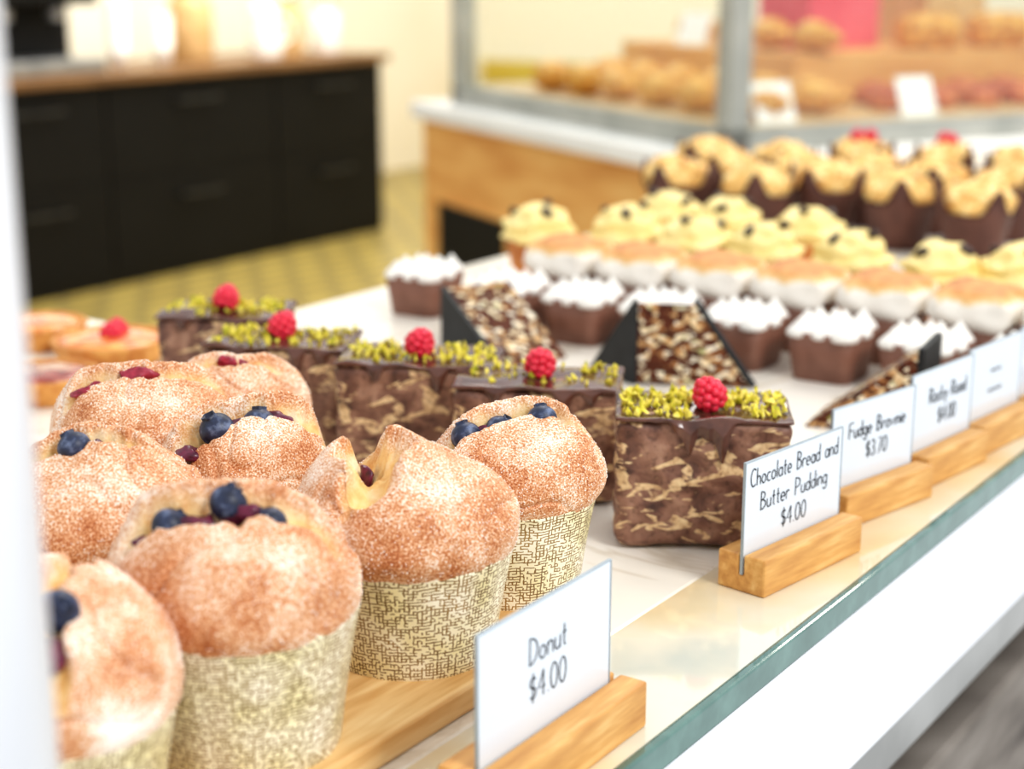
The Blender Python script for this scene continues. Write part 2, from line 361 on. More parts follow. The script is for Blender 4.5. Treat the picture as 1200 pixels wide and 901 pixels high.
# ------------------------------------------------------------------ donuts
PROF = [(.0395,.040),(.0432,.0455),(.0460,.052),(.0470,.060),(.0458,.069),(.0410,.079),(.0320,.0868),(.0200,.0915),(.0090,.0932),(0.,.0936)]
PS0 = cat_spline(PROF, 10)
def blueberry_mb(R=.0066):
    pr = [(R*math.sin(a), -R*math.cos(a)*.92) for a in [PI*k/14 for k in range(13)]]
    pr = [(max(r,0),z) for r,z in pr]
    pr += [(.40*R,.90*R),(.40*R,1.02*R),(.33*R,1.0*R),(.26*R,.82*R),(0,.78*R)]
    return MB().lathe(pr, 24, rf=lambda a,z: 1+(.13*math.cos(5*a) if z > .86*R else 0))
def donut(px, py, s, seed, ang, off, w, depth, L, berries, jam, label, loc=None, rise=(0,0), tear=.003, nsug=3600, lump=1., powder=None, bend=0., ch=.0475, R=.0066):
    q = P(px, py, .012+.06*s) if loc is None else loc
    d = thing('donut', (q.x, q.y, .012), 0, label, 'donut', 'sugared donuts in gold paper cups')
    A = math.radians(ang); ca, sa = math.cos(A), math.sin(A)
    zb = ch-.0075; PS = [(r, zb+(z-.040)*(.0936-zb)/.0536) for r, z in PS0]
    n = 180; vs = []; crumb = []; fs = []; pw = []
    m = len(PS)
    for j, (r, z) in enumerate(PS):
        for i in range(n):
            a = 2*PI*i/n
            p = Vector((r*math.cos(a), r*math.sin(a), z))
            n0 = noise.noise(p*17+Vector((seed*7.7, seed*1.3, 2)))
            nn = noise.noise(p*32+Vector((seed*3.1, seed, 0))); n2 = noise.noise(p*85+Vector((seed, 0, seed)))
            n3 = abs(noise.noise(p*34+Vector((seed*2, 5, seed*4))))
            dirn = Vector((p.x, p.y, (p.z-.05)*1.2))
            if dirn.length > 1e-6: dirn.normalize()
            al = p.x*ca+p.y*sa; ac = -p.x*sa+p.y*ca-off-bend*al*al
            ac += .0035*math.sin(al*75+seed)+tear*noise.noise(Vector((al*130, seed, 3)))+.0012*noise.noise(Vector((al*380, ac*200, 9)))
            mask = (1-sstep(L*.62, L, abs(al)))*sstep(.060, .075, p.z)
            p = p+dirn*lump*(.0062*n0+.0030*nn+.0008*n2-.0019*math.exp(-(n3/.05)**2))*sstep(zb+.002, zb+.016, z)
            wl = w*(1+.45*noise.noise(Vector((al*60, seed*3, 1))))
            x = abs(ac)/wl
            g = math.exp(-x**2.2)*mask
            lip = math.exp(-((abs(ac)-wl*1.7-.0015)/.0045)**2)*mask
            up = rise[1] if ac > 0 else rise[0]
            ragged = noise.noise(p*140+Vector((seed,1,1)))*.0026+noise.noise(p*330)*.0011
            p.z += -depth*g*(1+.3*noise.noise(p*110))+.0034*lip+up*mask*math.exp(-((abs(ac)-.013)/.011)**2)*(1-g)+ragged*math.exp(-(x/1.3)**2)*mask
            side = 1 if ac > 0 else -1
            p.x += sa*side*.0028*lip; p.y += -ca*side*.0028*lip
            vs.append(p*s)
            cmask = math.exp(-((x+.35*noise.noise(p*90))*.78)**4)*mask
            crumb.append(min(1, max(0, 1.4*cmask-.15)))
            pw.append(math.exp(-((p-Vector(powder[:3])).length/powder[3])**2) if powder else 0.)
    for j in range(m-1):
        for i in range(n):
            k = (i+1) % n; fs.append((j*n+i, j*n+k, (j+1)*n+k, (j+1)*n+i))
    b = obj('bun', MB().add(vs, fs), M['bun'], d, dowel=False)
    at = b.data.attributes.new('crumb', 'FLOAT', 'POINT'); at.data.foreach_set('value', crumb)
    at = b.data.attributes.new('powder', 'FLOAT', 'POINT'); at.data.foreach_set('value', pw)
    rnd = random.Random(seed*91); sv = []; sf = []
    cen = Vector((0,0,.055*s))
    areas = [max(1e-12, PS[j][0]) for j in range(m-1)]
    rows = rnd.choices(range(m-1), weights=areas, k=nsug)
    for j in rows:
        i = rnd.randrange(n); k = (i+1)%n
        if crumb[j*n+i] > .25 and rnd.random() < .9: continue
        if PS[j][1] < zb+.0045: continue
        t1, t2 = rnd.random(), rnd.random()
        p = (vs[j*n+i]*(1-t1)+vs[j*n+k]*t1)*(1-t2)+(vs[(j+1)*n+i]*(1-t1)+vs[(j+1)*n+k]*t1)*t2
        if noise.noise(p*40+Vector((seed,9,9))) < rnd.uniform(-.5,.3): continue
        h = rnd.uniform(.00010, .00022)
        R_ = Matrix.Rotation(rnd.uniform(0,6),3,'Z') @ Matrix.Rotation(rnd.uniform(0,6),3,'X')
        p = p+(p-cen).normalized()*h*.4
        o = len(sv)
        for cx,cy,cz in ((-1,-1,-1),(1,-1,-1),(1,1,-1),(-1,1,-1),(-1,-1,1),(1,-1,1),(1,1,1),(-1,1,1)): sv.append(p+R_ @ Vector((cx*h,cy*h,cz*h*1.2)))
        sf += [(o,o+3,o+2,o+1),(o+4,o+5,o+6,o+7),(o,o+1,o+5,o+4),(o+1,o+2,o+6,o+5),(o+2,o+3,o+7,o+6),(o+3,o,o+4,o+7)]
    so = obj('sugar_crystals', MB().add(sv, sf), M['sugar'], d, smooth=False, dowel=False); so['kind'] = 'stuff'
    cp = cat_spline([(.0345,.0),(.0360,.0008),(.0384,ch*.34),(.0412,ch*.67),(.0446,ch)], 5)
    cp = [(0.,.0003)]+cp+[(.0440,ch+.0003),(.0404,ch*.72),(.038,ch*.42)]
    nn_ = 96; vs2 = []; fs = []; uvs = []
    for r, z in cp:
        for i in range(nn_+1):
            a = 2*PI*i/nn_
            wv = 1+.012*noise.noise(Vector((math.cos(a)*2.2, math.sin(a)*2.2, seed*1.7)))*(z/.048)+.006*math.sin(a*17+seed)*(z/.048)
            zz = z+(.0014*noise.noise(Vector((math.cos(a)*3, math.sin(a)*3, seed)))*(z/.048)**2)
            vs2.append((r*wv*s*math.cos(a), r*wv*s*math.sin(a), zz*s)); uvs.append((a*.04*s, z*s+r*.02))
    for j in range(len(cp)-1):
        for i in range(nn_):
            k = j*(nn_+1)+i; fs.append((k, k+1, k+nn_+2, k+nn_+1))
    cup = obj('paper_cup', MB().add(vs2, fs), M['weave'], d, rz=seed*1.3, dowel=False)
    ul = cup.data.uv_layers.new(name='UVMap')
    for lp in cup.data.loops: ul.data[lp.index].uv = uvs[lp.vertex_index]
    def surf(x, y, rad=.0):
        best = 1e9; z = .05*s; zm = 0
        for v in vs[len(vs)//3:]:
            if v.z < .05*s: continue
            dd = (v.x-x)**2+(v.y-y)**2
            if dd < best: best = dd; z = v.z
            if rad and dd < rad*rad: zm = max(zm, v.z)
        return max(zm, z)
    for (a0, c0, lj, wj, mt) in jam:
        cc_ = off+c0+bend*a0*a0
        x = (a0*ca-cc_*sa)*s; y = (a0*sa+cc_*ca)*s
        zz = .6*surf(x, y)+.4*surf(x, y, .008*s)-.0022
        jb = sphere(1, 26, 16)
        Mx = Matrix.Translation((x, y, zz)) @ Matrix.Rotation(A, 4, 'Z')
        jb.v = [Mx @ Vector((p.x*lj*s, p.y*wj*s, p.z*.0042*s)) for p in jb.v]
        jb.v = [p+noise.noise_vector(p*150)*.0026+noise.noise_vector(p*420)*.0009 for p in jb.v]
        obj('jam_filling', jb, M[mt], d)
    for (a0, c0, lift, tz) in berries:
        cc_ = off+c0+bend*a0*a0
        x = (a0*ca-cc_*sa)*s; y = (a0*sa+cc_*ca)*s
        zz = .5*surf(x, y)+.5*surf(x, y, .0055*s)+lift-.0010
        bb = obj('blueberry', blueberry_mb(R), M['blueberry'], d, loc=(x, y, zz))
        bb.rotation_euler = (tz, .5*math.sin(seed*5+a0*300), seed)
    return d
donut(58, 788, .88, 1, -82, .005, .0052, .011, .062, [(.022,.003,.001,.9)], [(.033,.001,.010,.006,'jam'),(.012,.001,.010,.006,'jam')], 'donut with one blueberry and dark jam split, cut off behind white post in front corner', rise=(.003,.002), powder=(.030,-.030,.052,.012))
donut(279, 690, .945, 2, 4, -.011, .0060, .011, .046, [(-.0215,-.001,.0004,.9),(-.001,.0020,-.0018,.4),(.0130,-.001,.0002,-.6)], [(-.0125,-.001,.010,.0045,'jam'),(.005,-.001,.007,.004,'jam'),(-.028,-.002,.006,.004,'jam')], 'large front donut with a row of blueberries, whole gold cup in view', rise=(.001,.006), ch=.0545)
donut(481, 605, .92, 3, 96, .017, .0100, .0165, .040, [], [(.002,.001,.005,.003,'jam')], 'donut split open with a pale custard pocket, behind the Donut price card', rise=(.004,.006), tear=.004, bend=4, ch=.0485)
q4 = P(608, 555, .063)
donut(0, 0, .82, 4, 8, -.006, .0050, .009, .044, [(-.025,-.001,.0002,.5),(-.007,0,0,-.5),(.015,0,0,.4)], [(.004,0,.010,.0045,'jam'),(-.016,-.001,.008,.0045,'jam')], 'donut nearest the chocolate pudding slices, blueberries lined along its top', loc=Vector((q4.x-.003, q4.y-.002, .012)), rise=(.001,.006), ch=.053)
donut(112, 608, .92, 5, 10, -.006, .0042, .008, .036, [(-.006,0,0,.4)], [(.005,0,.008,.004,'jam')], 'donut at left edge behind the post with a single small blueberry', nsug=2800, rise=(0,.004))
donut(288, 548, .84, 6, 28, -.013, .0070, .013, .054, [(-.019,-.001,.0016,.3),(.004,.0005,.0030,-.4)], [(-.032,-.002,.011,.007,'jam'),(-.008,-.003,.010,.006,'jam'),(.014,-.001,.008,.005,'jam')], 'middle donut with two big blueberries and purple jam in a slanting split', rise=(0,.006), nsug=2800, R=.0076)
donut(166, 507, .90, 7, 18, -.012, .0045, .008, .046, [], [(-.022,0,.012,.006,'redjam'),(.000,.001,.010,.004,'redjam')], 'back left donut with red jam showing along its split', rise=(0,.004), nsug=2200)
q8 = P(298, 457, .066)
donut(0, 0, .80, 8, 8, -.010, .0042, .008, .036, [], [(.000,0,.010,.004,'redjam')], 'rearmost donut with a small dark jam patch, beside the pudding slices', loc=Vector((q8.x-.008, q8.y-.016, .012)), rise=(0,.003), nsug=2200)

# ------------------------------------------------------------------ pudding slices
def raspberry_mb(R=.0078):
    mb = MB()
    for k, (zz, rr, cnt) in enumerate([(-.6,.78,9),(-.15,.95,10),(.3,.86,9),(.7,.6,7),(1.0,.22,3)]):
        for i in range(cnt):
            a = 2*PI*(i+.5*(k%2))/cnt
            mb.merge(sphere(R*.33, 10, 7, (rr*R*math.cos(a)*.86, rr*R*math.sin(a)*.86, zz*R*.95)))
    mb.merge(sphere(R*.8, 12, 8)); return mb
RASP = raspberry_mb()
def slice_cake(front_left, ang, w, dp, h, seed, rasp, drips, label, crumb_n=85, crumb_fn=None):
    e = Vector((math.cos(ang), math.sin(ang), 0)); f = Vector((-e.y, e.x, 0))
    c = front_left+e*(w/2)+f*(dp/2)
    t = thing('pudding_slice', (c.x, c.y, 0), ang, label, 'cake slice', 'chocolate bread and butter pudding slices')
    hb = h-.001
    obj('cake_body', rbox(w, dp, hb, .0042, 40, .0021, 90, seed), M['cake'], t, loc=(0,0,hb/2+.0015))
    def gf(p):
        nz = noise.noise(Vector((p.x*45, p.y*45, seed)))
        if p.z < .0005:
            per = p.x if abs(p.y) >= dp/2-.003 else p.y+.2
            d = -.0016+.0028*noise.noise(Vector((per*110, seed, p.y*8)))
            k2 = 0
            if p.y < 0:
                for (x0, ln, wd) in drips:
                    gsn = math.exp(-((p.x-x0)/wd)**2); d += ln*gsn
                    if p.y < -dp/2+.004: k2 += .0022*gsn
            k = 1 if p.z < -.0006 else .35
            p = Vector((p.x, p.y-k2, p.z-max(-.0012,d)*k))
        else:
            p = Vector((p.x, p.y, p.z+.0022*nz))
        return p+Vector((0,0,.0014*nz))
    obj('ganache', rbox(w+.0012, dp+.0016, .0032, .0015, 64, 0, 60, seed, gf), M['ganache'], t, loc=(0,0,h+.0012))
    rnd = random.Random(seed); cm = MB()
    zt = h+.0024
    for i in range(crumb_n):
        x, y = crumb_fn(rnd, w, dp)
        r = rnd.uniform(.0008, .0026)
        vs = [Vector(v)*r*rnd.uniform(.7,1.3) for v in ((1,0,0),(-1,0,0),(0,1,0),(0,-1,0),(0,0,.7),(0,0,-.7),(.6,.6,.3),(-.6,.5,.4))]
        R_ = Matrix.Rotation(rnd.uniform(0,6), 4, 'Z') @ Matrix.Rotation(rnd.uniform(0,6), 4, 'X')
        bm = bmesh.new()
        for v in vs: bm.verts.new(R_ @ v)
        bmesh.ops.convex_hull(bm, input=bm.verts)
        bm.verts.index_update()
        cm.add([Vector((v.co.x+x, v.co.y+y, v.co.z+zt+r*.5+rnd.choice((0,0,.0012,.0028)))) for v in bm.verts], [tuple(v.index for v in fc.verts) for fc in bm.faces])
        bm.free()
    cr = obj('pistachio_crumbs', cm, M['pistachio'], t, smooth=False, dowel=False); cr['kind'] = 'stuff'
    rb = obj('raspberry', RASP, M['raspberry'], t, loc=(rasp[0], rasp[1], h+.0095)); rb.rotation_euler = (.5, .3, seed)
    return t
def crumbs_edges(rnd, w, dp):
    x = rnd.uniform(-.47, .47)*w
    y = rnd.choice((rnd.gauss(.2,.14), rnd.uniform(-.46,.42)))*dp
    if abs(x-.003) < .12*w and y < -.08*dp and rnd.random() < .85: x = rnd.choice((-1,1))*rnd.uniform(.16,.47)*w
    return x, max(-.46*dp, min(.45*dp, y))
def crumbs_back(rnd, w, dp):
    return rnd.uniform(-.46,.46)*w, max(-.4*dp, min(.45*dp, rnd.gauss(.08,.22)*dp))
SL = [(P(720,643), math.radians(-4), .084, .05, .064, 11, (.003,-.004), [(-.007,.016,.0034),(.0015,.009,.004),(.009,.020,.0036),(-.013,.005,.003)], 'nearest pudding slice, whole marbled cut face showing, beside its own price card', 220, crumbs_edges)]
def from_rasp(px, py, w, dp, h, ang):
    r = P(px, py, h+.0105); e = Vector((math.cos(ang), math.sin(ang), 0)); f = Vector((-e.y, e.x, 0))
    q = r-e*(w/2)-f*(dp/2); q.z = 0; return q
for (px, py, w, sd, lab, cf) in [
    (633,424,.086,12,'second pudding slice, tucked behind the blueberry topped donut, raspberry on shiny ganache',crumbs_back),
    (492,400,.088,13,'middle pudding slice of the row, above the split custard donut',crumbs_back),
    (331,380,.084,14,'pudding slice just behind the rearmost donut, one from the far end',crumbs_back),
    (265,348,.078,15,'farthest pudding slice, at the back next to the fruit tarts',crumbs_back)]:
    a = math.radians(-8)
    SL.append((from_rasp(px,py,w,.05,.061,a), a, w, .05, .061, sd, (0,0), [(-.02,.008,.004),(.015,.014,.004),(.03,.006,.004)], lab, 140 if sd != 12 else 60, cf))
for a in SL: slice_cake(*a)

# ------------------------------------------------------------------ triangular rocky road slices
def hull_plate(tri, th, grow=1.06):
    a,b,c = [Vector(x) for x in tri]; n = (b-a).cross(c-a).normalized(); g = (a+b+c)/3
    vs = [g+(x-g)*grow for x in (a,b,c)]
    for x in vs: x.z = max(x.z, .0004)
    return MB().add(vs+[x+n*th for x in vs], [(0,2,1),(3,4,5),(0,1,4,3),(1,2,5,4),(2,0,3,5)])
def wedge(A, B, Cp, h, bt, plates, label, nutmat='nuts'):
    A = Vector((A.x,A.y,0)); B = Vector((B.x,B.y,0)); Cp = Vector((Cp.x,Cp.y,0)); D = Cp+(B-A)
    t = thing('rocky_road_slice', A, 0, label, 'cake slice', 'triangular nut slices with black sides')
    B0, C0, D0 = B-A, Cp-A, D-A; At = Vector((0,0,h)); Bt = B0*bt+Vector((0,0,h))
    O = Vector((0,0,0))
    body = MB().add([O,B0,D0,C0,At,Bt], [(0,1,2,3),(0,4,5,1),(0,3,4),(1,5,2),(3,2,5,4)])
    obj('nut_filling', body, M[nutmat], t, smooth=False, bevel=.0015)
    cen = (O+B0+D0+C0+At+Bt)/6
    for nm in plates:
        tri = {'end': (O,C0,At), 'far': (B0,D0,Bt)}.get(nm)
        if tri:
            a,b,c = tri
            if (b-a).cross(c-a).dot((a+b+c)/3-cen) < 0: tri = (a,c,b)
            obj('black_side', hull_plate(tri, .0035), M['slate'], t, smooth=False)
        if nm == 'back':
            n = (B0).cross(At).normalized()
            if n.dot((B0+At)/2-cen) < 0: n = -n
            vs = [O,B0,Bt+Vector((0,0,.003)),At+Vector((0,0,.003))]
            obj('black_side', MB().add(vs+[x+n*.004 for x in vs], [(0,1,2,3),(7,6,5,4),(0,4,5,1),(1,5,6,2),(2,6,7,3),(3,7,4,0)]), M['slate'], t, smooth=False)
    return t
A1 = P(523,405); C1 = P(592,432)
wedge(A1, A1+Vector((.046,.032,0)), C1, .044, 1, ['end'], 'nut slice with black triangular end facing out, behind the middle pudding slice')
A2 = P(745,450)
wedge(A2, P(880,455), Vector((.058,1.108,0)), .057, .5, ['end','far'], 'nut slice between two black triangles, behind the nearest pudding slice')
A3 = P(1070,508)
wedge(A3, A3+Vector((.022,.045,0)), P(940,500), .05, 1, ['back'], 'nut slice with black upright back, behind the Fudge Brownie price card')

# ------------------------------------------------------------------ price signs
def arc(cx,cy,rx,ry,a0,a1,n=16):
    return [(cx+rx*math.cos(math.radians(a0+(a1-a0)*i/n)), cy+ry*math.sin(math.radians(a0+(a1-a0)*i/n))) for i in range(n+1)]
O_ = arc(.2,.25,.2,.25,0,360)
GL = {
 'D':(.52,[[(0,0),(0,1)],[(-.05,1)]+arc(.02,.5,.5,.5,90,-90)+[(-.05,0)]]), 'o':(.4,[O_]), 'n':(.36,[[(0,.5),(0,0)],arc(.18,.28,.18,.22,180,0)+[(.36,0)]]),
 'u':(.36,[[(0,.5)]+arc(.18,.2,.18,.2,180,360)+[(.36,.5),(.36,0)]]), 't':(.28,[[(.13,.85),(.13,.15)]+arc(.23,.12,.1,.12,180,280,6),[(0,.52),(.28,.52)]]),
 'C':(.5,[arc(.3,.5,.3,.5,50,310)]), 'h':(.36,[[(0,1),(0,0)],arc(.18,.28,.18,.22,180,0)+[(.36,0)]]), 'c':(.34,[arc(.2,.25,.2,.25,50,310)]),
 'l':(.04,[[(.02,1),(.02,0)]]), 'a':(.4,[O_,[(.4,.5),(.4,0)]]), 'e':(.4,[[(.02,.25),(.4,.25)]+arc(.2,.25,.2,.25,10,310)]),
 'B':(.46,[[(0,0),(0,1)],[(-.04,1)]+arc(.02,.77,.36,.23,90,-90),arc(.02,.27,.44,.27,90,-90)+[(-.04,0)]]), 'r':(.28,[[(0,.5),(0,0)],arc(.16,.28,.16,.22,180,40)]),
 'd':(.4,[O_,[(.4,1),(.4,0)]]), 'P':(.46,[[(0,0),(0,1)],[(-.04,1)]+arc(.02,.72,.44,.28,90,-90)+[(0,.44)]]), 'i':(.04,[[(.02,.5),(.02,0)],[(.02,.68),(.02,.74)]]),
 'g':(.4,[O_,[(.4,.5)]+arc(.2,-.12,.2,.2,0,-160)]), 'F':(.42,[[(.45,1),(0,1),(0,0)],[(0,.52),(.36,.52)]]), 'w':(.52,[[(0,.5),(.13,0),(.26,.42),(.39,0),(.52,.5)]]),
 'R':(.46,[[(0,0),(0,1)],[(-.04,1)]+arc(.02,.74,.42,.26,90,-90)+[(0,.48)],[(.14,.48),(.46,0)]]), 'k':(.34,[[(0,1),(0,0)],[(.32,.5),(0,.2),(.34,0)]]),
 'y':(.36,[[(0,.5),(.19,.04)],[(.36,.5),(.08,-.34)]]), '$':(.4,[arc(.2,.7,.2,.2,30,270)+arc(.2,.3,.2,.2,90,-150),[(.2,1.08),(.2,-.08)]]),
 '4':(.5,[[(.36,0),(.36,1)],[(.36,1),(0,.34),(.5,.34)]]), '0':(.46,[arc(.23,.5,.23,.5,0,360,24)]), '.':(.06,[[(0,.03),(.06,.03)]]),
 '3':(.4,[arc(.18,.76,.19,.24,140,-90)+arc(.18,.26,.21,.26,90,-145)]), '7':(.4,[[(0,1),(.4,1),(.12,0)]]), ' ':(.34,[]),
 '~':(.5,[[(0,.2),(.08,.45),(.16,.1),(.25,.42),(.33,.08),(.42,.4),(.5,.15)]])}
def text_mb(lines, w, z0, size, gap, cx=0., maxw=None, shear=.0, th=.0003):
    mb = MB()
    for k, ln in enumerate(lines):
        tot = sum(GL[ch][0]+.16 for ch in ln)-.16
        sx = size*.95
        if maxw and tot*sx > maxw: sx = maxw/tot
        x = cx-tot*sx/2; zb = z0-k*gap
        for ch in ln:
            wd, strokes = GL[ch]
            for s in strokes:
                pts = [(x+(a+b*shear)*sx, zb+b*size) for a, b in s]
                L = []; R_ = []
                for i in range(len(pts)):
                    a = pts[max(i-1,0)]; b = pts[min(i+1,len(pts)-1)]
                    dx, dz = b[0]-a[0], b[1]-a[1]; l = math.hypot(dx,dz) or 1
                    nx, nz = -dz/l*th, dx/l*th
                    L.append((pts[i][0]+nx, 0, pts[i][1]+nz)); R_.append((pts[i][0]-nx, 0, pts[i][1]-nz))
                n = len(pts)
                mb.add(L+R_, [(i, i+1, n+i+1, n+i) for i in range(n-1)])
            x += (wd+.16)*sx
    return mb
def sign(c, ang, bl, cw, ztopc, lines, size, gap, z0, label, bh=.018, bt=.026, cshift=0., maxw=None, th=.0003, tx0=0.):
    t = thing('price_sign', (c.x, c.y, 0), ang, label, 'price sign', 'price cards in wooden blocks')
    y0 = .0012
    prof = [(-bt/2,0),(bt/2,0),(bt/2,bh),(y0,bh),(y0,bh*.45),(-y0,bh*.45),(-y0,bh),(-bt/2,bh)]
    n = len(prof)
    vs = [(-bl/2,y,z) for y,z in prof]+[(bl/2,y,z) for y,z in prof]
    fs = [(i,(i+1)%n,n+(i+1)%n,n+i) for i in range(n)]
    fs = [f[::-1] for f in fs]+[(0,1,2,3,4,5,6,7),tuple(reversed(range(8,16)))]
    obj('wooden_holder', MB().add(vs, fs), M['holder'], t, smooth=False, bevel=.0011)
    cd = MB().box(-cw/2+cshift, cw/2+cshift, -.0005, .0005, bh*.46, ztopc)
    co = obj('card', cd, M['card'], t, smooth=False, bevel=.0003)
    # clear plastic sleeve rim round the card
    e = .0005; x0, x1 = -cw/2+cshift, cw/2+cshift
    rim = MB().box(x0-e, x0, -.0007, .0007, bh*.46, ztopc+e).box(x1, x1+e, -.0007, .0007, bh*.46, ztopc+e).box(x0, x1, -.0007, .0007, ztopc, ztopc+e)
    obj('sleeve_rim', rim, M['cardedge'], co, smooth=False, dowel=False)
    tx = text_mb(lines, cw, z0, size, gap, cshift+tx0, maxw or cw*.9, .02, th)
    for p in tx.v: p.y = -.0008
    obj('lettering', tx, M['ink'], co, smooth=False, dowel=False)
    return t
c1 = Vector((.0512,.558,0))-U*.0485+V*.0135
sign(c1, UA, .097, .084, .066, ['Donut','$4.00'], .0096, .0140, .0445, 'Donut $4.00 card, nearest sign in front of the donuts', bh=.0185, bt=.026, maxw=.043, th=.00027, cshift=-.001)
c2 = Vector((.1325,.7225,0))
sign(c2, math.radians(47), .083, .080, .061, ['Chocolate Bread and','Butter Pudding','$4.00'], .0084, .0126, .0490, 'Chocolate Bread and Butter Pudding $4.00 card, second sign along the ledge', cshift=-.001, th=.00028, maxw=.0725)
c3 = Vector((.1885,.810,0))
sign(c3, math.radians(43), .078, .072, .060, ['Fudge Brownie','$3.70'], .0082, .0126, .042, 'Fudge Brownie $3.70 card, third sign along the ledge', cshift=-.001, maxw=.050, th=.00037, tx0=.003)
c4 = Vector((.240,.874,0))
sign(c4, math.radians(48), .072, .07, .061, ['Rocky Road','$4.00'], .0084, .0130, .042, 'Rocky Road $4.00 card, fourth and slightly blurred sign along the ledge', maxw=.048, th=.00042, tx0=.006)
c5 = Vector((.287,.934,0))
sign(c5, math.radians(49), .072, .07, .061, ['~~~','~~~~'], .0076, .012, .042, 'blurred price card with unreadable grey writing, fifth sign along the ledge', maxw=.042, th=.00036)
c6 = Vector((.335,.994,0))
sign(c6, math.radians(49), .072, .07, .061, ['~~~','~~'], .0076, .012, .042, 'price card cut by the right photo edge, farthest sign', maxw=.042, th=.00036)

# ------------------------------------------------------------------ fruit tarts
def tart(q, rr, fill, label, rasp=False, rz=0):
    t = thing('fruit_tart', (q.x,q.y,0), rz, label, 'tart', 'small tarts at the left back')
    pr = [(0,0),(rr*.80,0),(rr*.84,.001),(rr,.015),(rr*1.0,.017),(rr*.93,.0172),(rr*.9,.013),(0,.0128)]
    obj('pastry_shell', MB().lathe(pr, 72, rf=lambda a,z: 1+.022*math.cos(18*a)), M['tart'], t)
    pf = [(rr*.905,.0132),(rr*.85,.0160),(rr*.6,.0178),(rr*.3,.0184),(0,.0186)]
    obj('filling', MB().lathe(pf, 40, zf=lambda a,r,z: .0012*noise.noise(Vector((r*math.cos(a)*90, r*math.sin(a)*90, rz)))), M[fill], t)
    if rasp:
        for dx, dy in ((0,0),(.012,.006)):
            obj('raspberry', RASP, M['raspberry'], t, loc=(dx,dy,.0185))
tart(P(130,390,.02), .042, 'custard', 'golden custard tart with raspberries on top, left of the farthest pudding slice', True, 1)
tart(P(50,430,.02), .036, 'brulee', 'tart with dark red glaze, half hidden behind the white post', False, 2)
tart(P(40,372,.02), .038, 'custard', 'plain orange tart at the back corner of the slab beside the post', False, 3)

# ------------------------------------------------------------------ meringue pots
def sq(p): return lambda a, z: 1/((abs(math.cos(a))**p+abs(math.sin(a))**p)**(1/p))
ORD = ['first','second','third','fourth','fifth','sixth','seventh','eighth','ninth']
def make_pot():
    t = thing('meringue_pot', (0,0,0), UA, '', 'dessert pot')
    obj('chocolate_pot', MB().lathe([(0,0),(.0205,0),(.0215,.001),(.0262,.034),(.0252,.0345),(.0240,.030),(0,.030)], 48, rf=sq(6)), M['potchoc'], t)
    mb = MB()
    ks = cat_spline([(.0092,0),(.0105,.003),(.0084,.0070),(.0046,.0114),(.0017,.0158),(0,.0178)], 3)
    for x in (-.0170,0,.0170):
        for y in (-.0170,0,.0170):
            k = random.uniform(.78,1.08)
            mb.lathe([(max(0,r), z*k) for r,z in ks], 16, (x+random.uniform(-.0018,.0018), y+random.uniform(-.0018,.0018), .0305+(.0025 if x==y==0 else 0)))
    obj('meringue_kisses', mb, M['cream'], t, dowel=False)
    return t
pot = make_pot(); first = True
F0 = Vector((.1646,1.124,0))
for i, k in enumerate(range(-4, 4)):
    o = pot if first else copy_tree(pot); first = False
    q = F0+W*(k*.067)
    if k == -4: q = q+Vector((-.014,.022,0))
    o.location = (q.x,q.y,0); o.rotation_euler = (0,0,UA+random.uniform(-.1,.1))
    tag(o, 'brown chocolate pot with white meringue peaks, %s from the left in its front row' % ORD[i], 'dessert pot', 'meringue topped chocolate pots')
def make_toast():
    t = thing('marshmallow_cup', (0,0,0), UA, '', 'dessert')
    obj('chocolate_pot', MB().lathe([(0,0),(.0205,0),(.0215,.001),(.0255,.034),(.0245,.0345),(0,.0335)], 48, rf=sq(6)), M['potchoc'], t)
    obj('toasted_topping', rbox(.057,.057,.028,.0105,20,.0032,50,3), M['toast'], t, loc=(0,0,.0475))
    return t
tm = make_toast(); first = True
for i, k in enumerate(range(-3, 4)):
    o = tm if first else copy_tree(tm); first = False
    q = F0+W*(k*.067+.012)+U*.068
    o.location = (q.x,q.y,0); o.rotation_euler = (0,0,UA+random.uniform(-.1,.1))
    tag(o, 'white marshmallow dessert with toasted top, %s from the left behind the meringue pots' % ORD[i], 'dessert', 'toasted marshmallow desserts')
def make_cup():
    t = thing('cupcake', (0,0,0), 0, '', 'cupcake')
    obj('cupcake_case', MB().lathe([(0,0),(.020,0),(.0205,.001),(.0275,.038),(.0265,.040),(0,.043)], 64, rf=lambda a,z: 1+.03*math.cos(20*a)), M['spongecase'], t)
    n = 48; m = 30; vs = []; fs = []
    for j in range(m+1):
        tt = j/m
        for i in range(n):
            a = 2*PI*i/n
            r = .032*math.sqrt(max(0,1-tt**2.1))+.0034*math.sin(2*PI*(tt*2.4-a/(2*PI)))*(1-tt)
            if j == 0: r *= .85
            r = max(r, 0) if j < m else 0
            q = Vector((r*math.cos(a), r*math.sin(a), .038+.030*tt))
            if 0 < j < m: q = q+noise.noise_vector(q*70)*.0048
            vs.append(q)
    for j in range(m):
        for i in range(n):
            k = (i+1)%n; fs.append((j*n+i,j*n+k,(j+1)*n+k,(j+1)*n+i))
    obj('frosting', MB().add(vs, fs), M['frost'], t)
    for (a, r, z) in ((.4,.018,.063),(2.6,.015,.066),(4.6,.021,.061)):
        o = obj('chocolate_chip', rbox(.012,.007,.006,.0018,4), M['chip'], t, loc=(r*math.cos(a), r*math.sin(a), z)); o.rotation_euler = (.3,.5,a*2)
    return t
cc = make_cup(); first = True
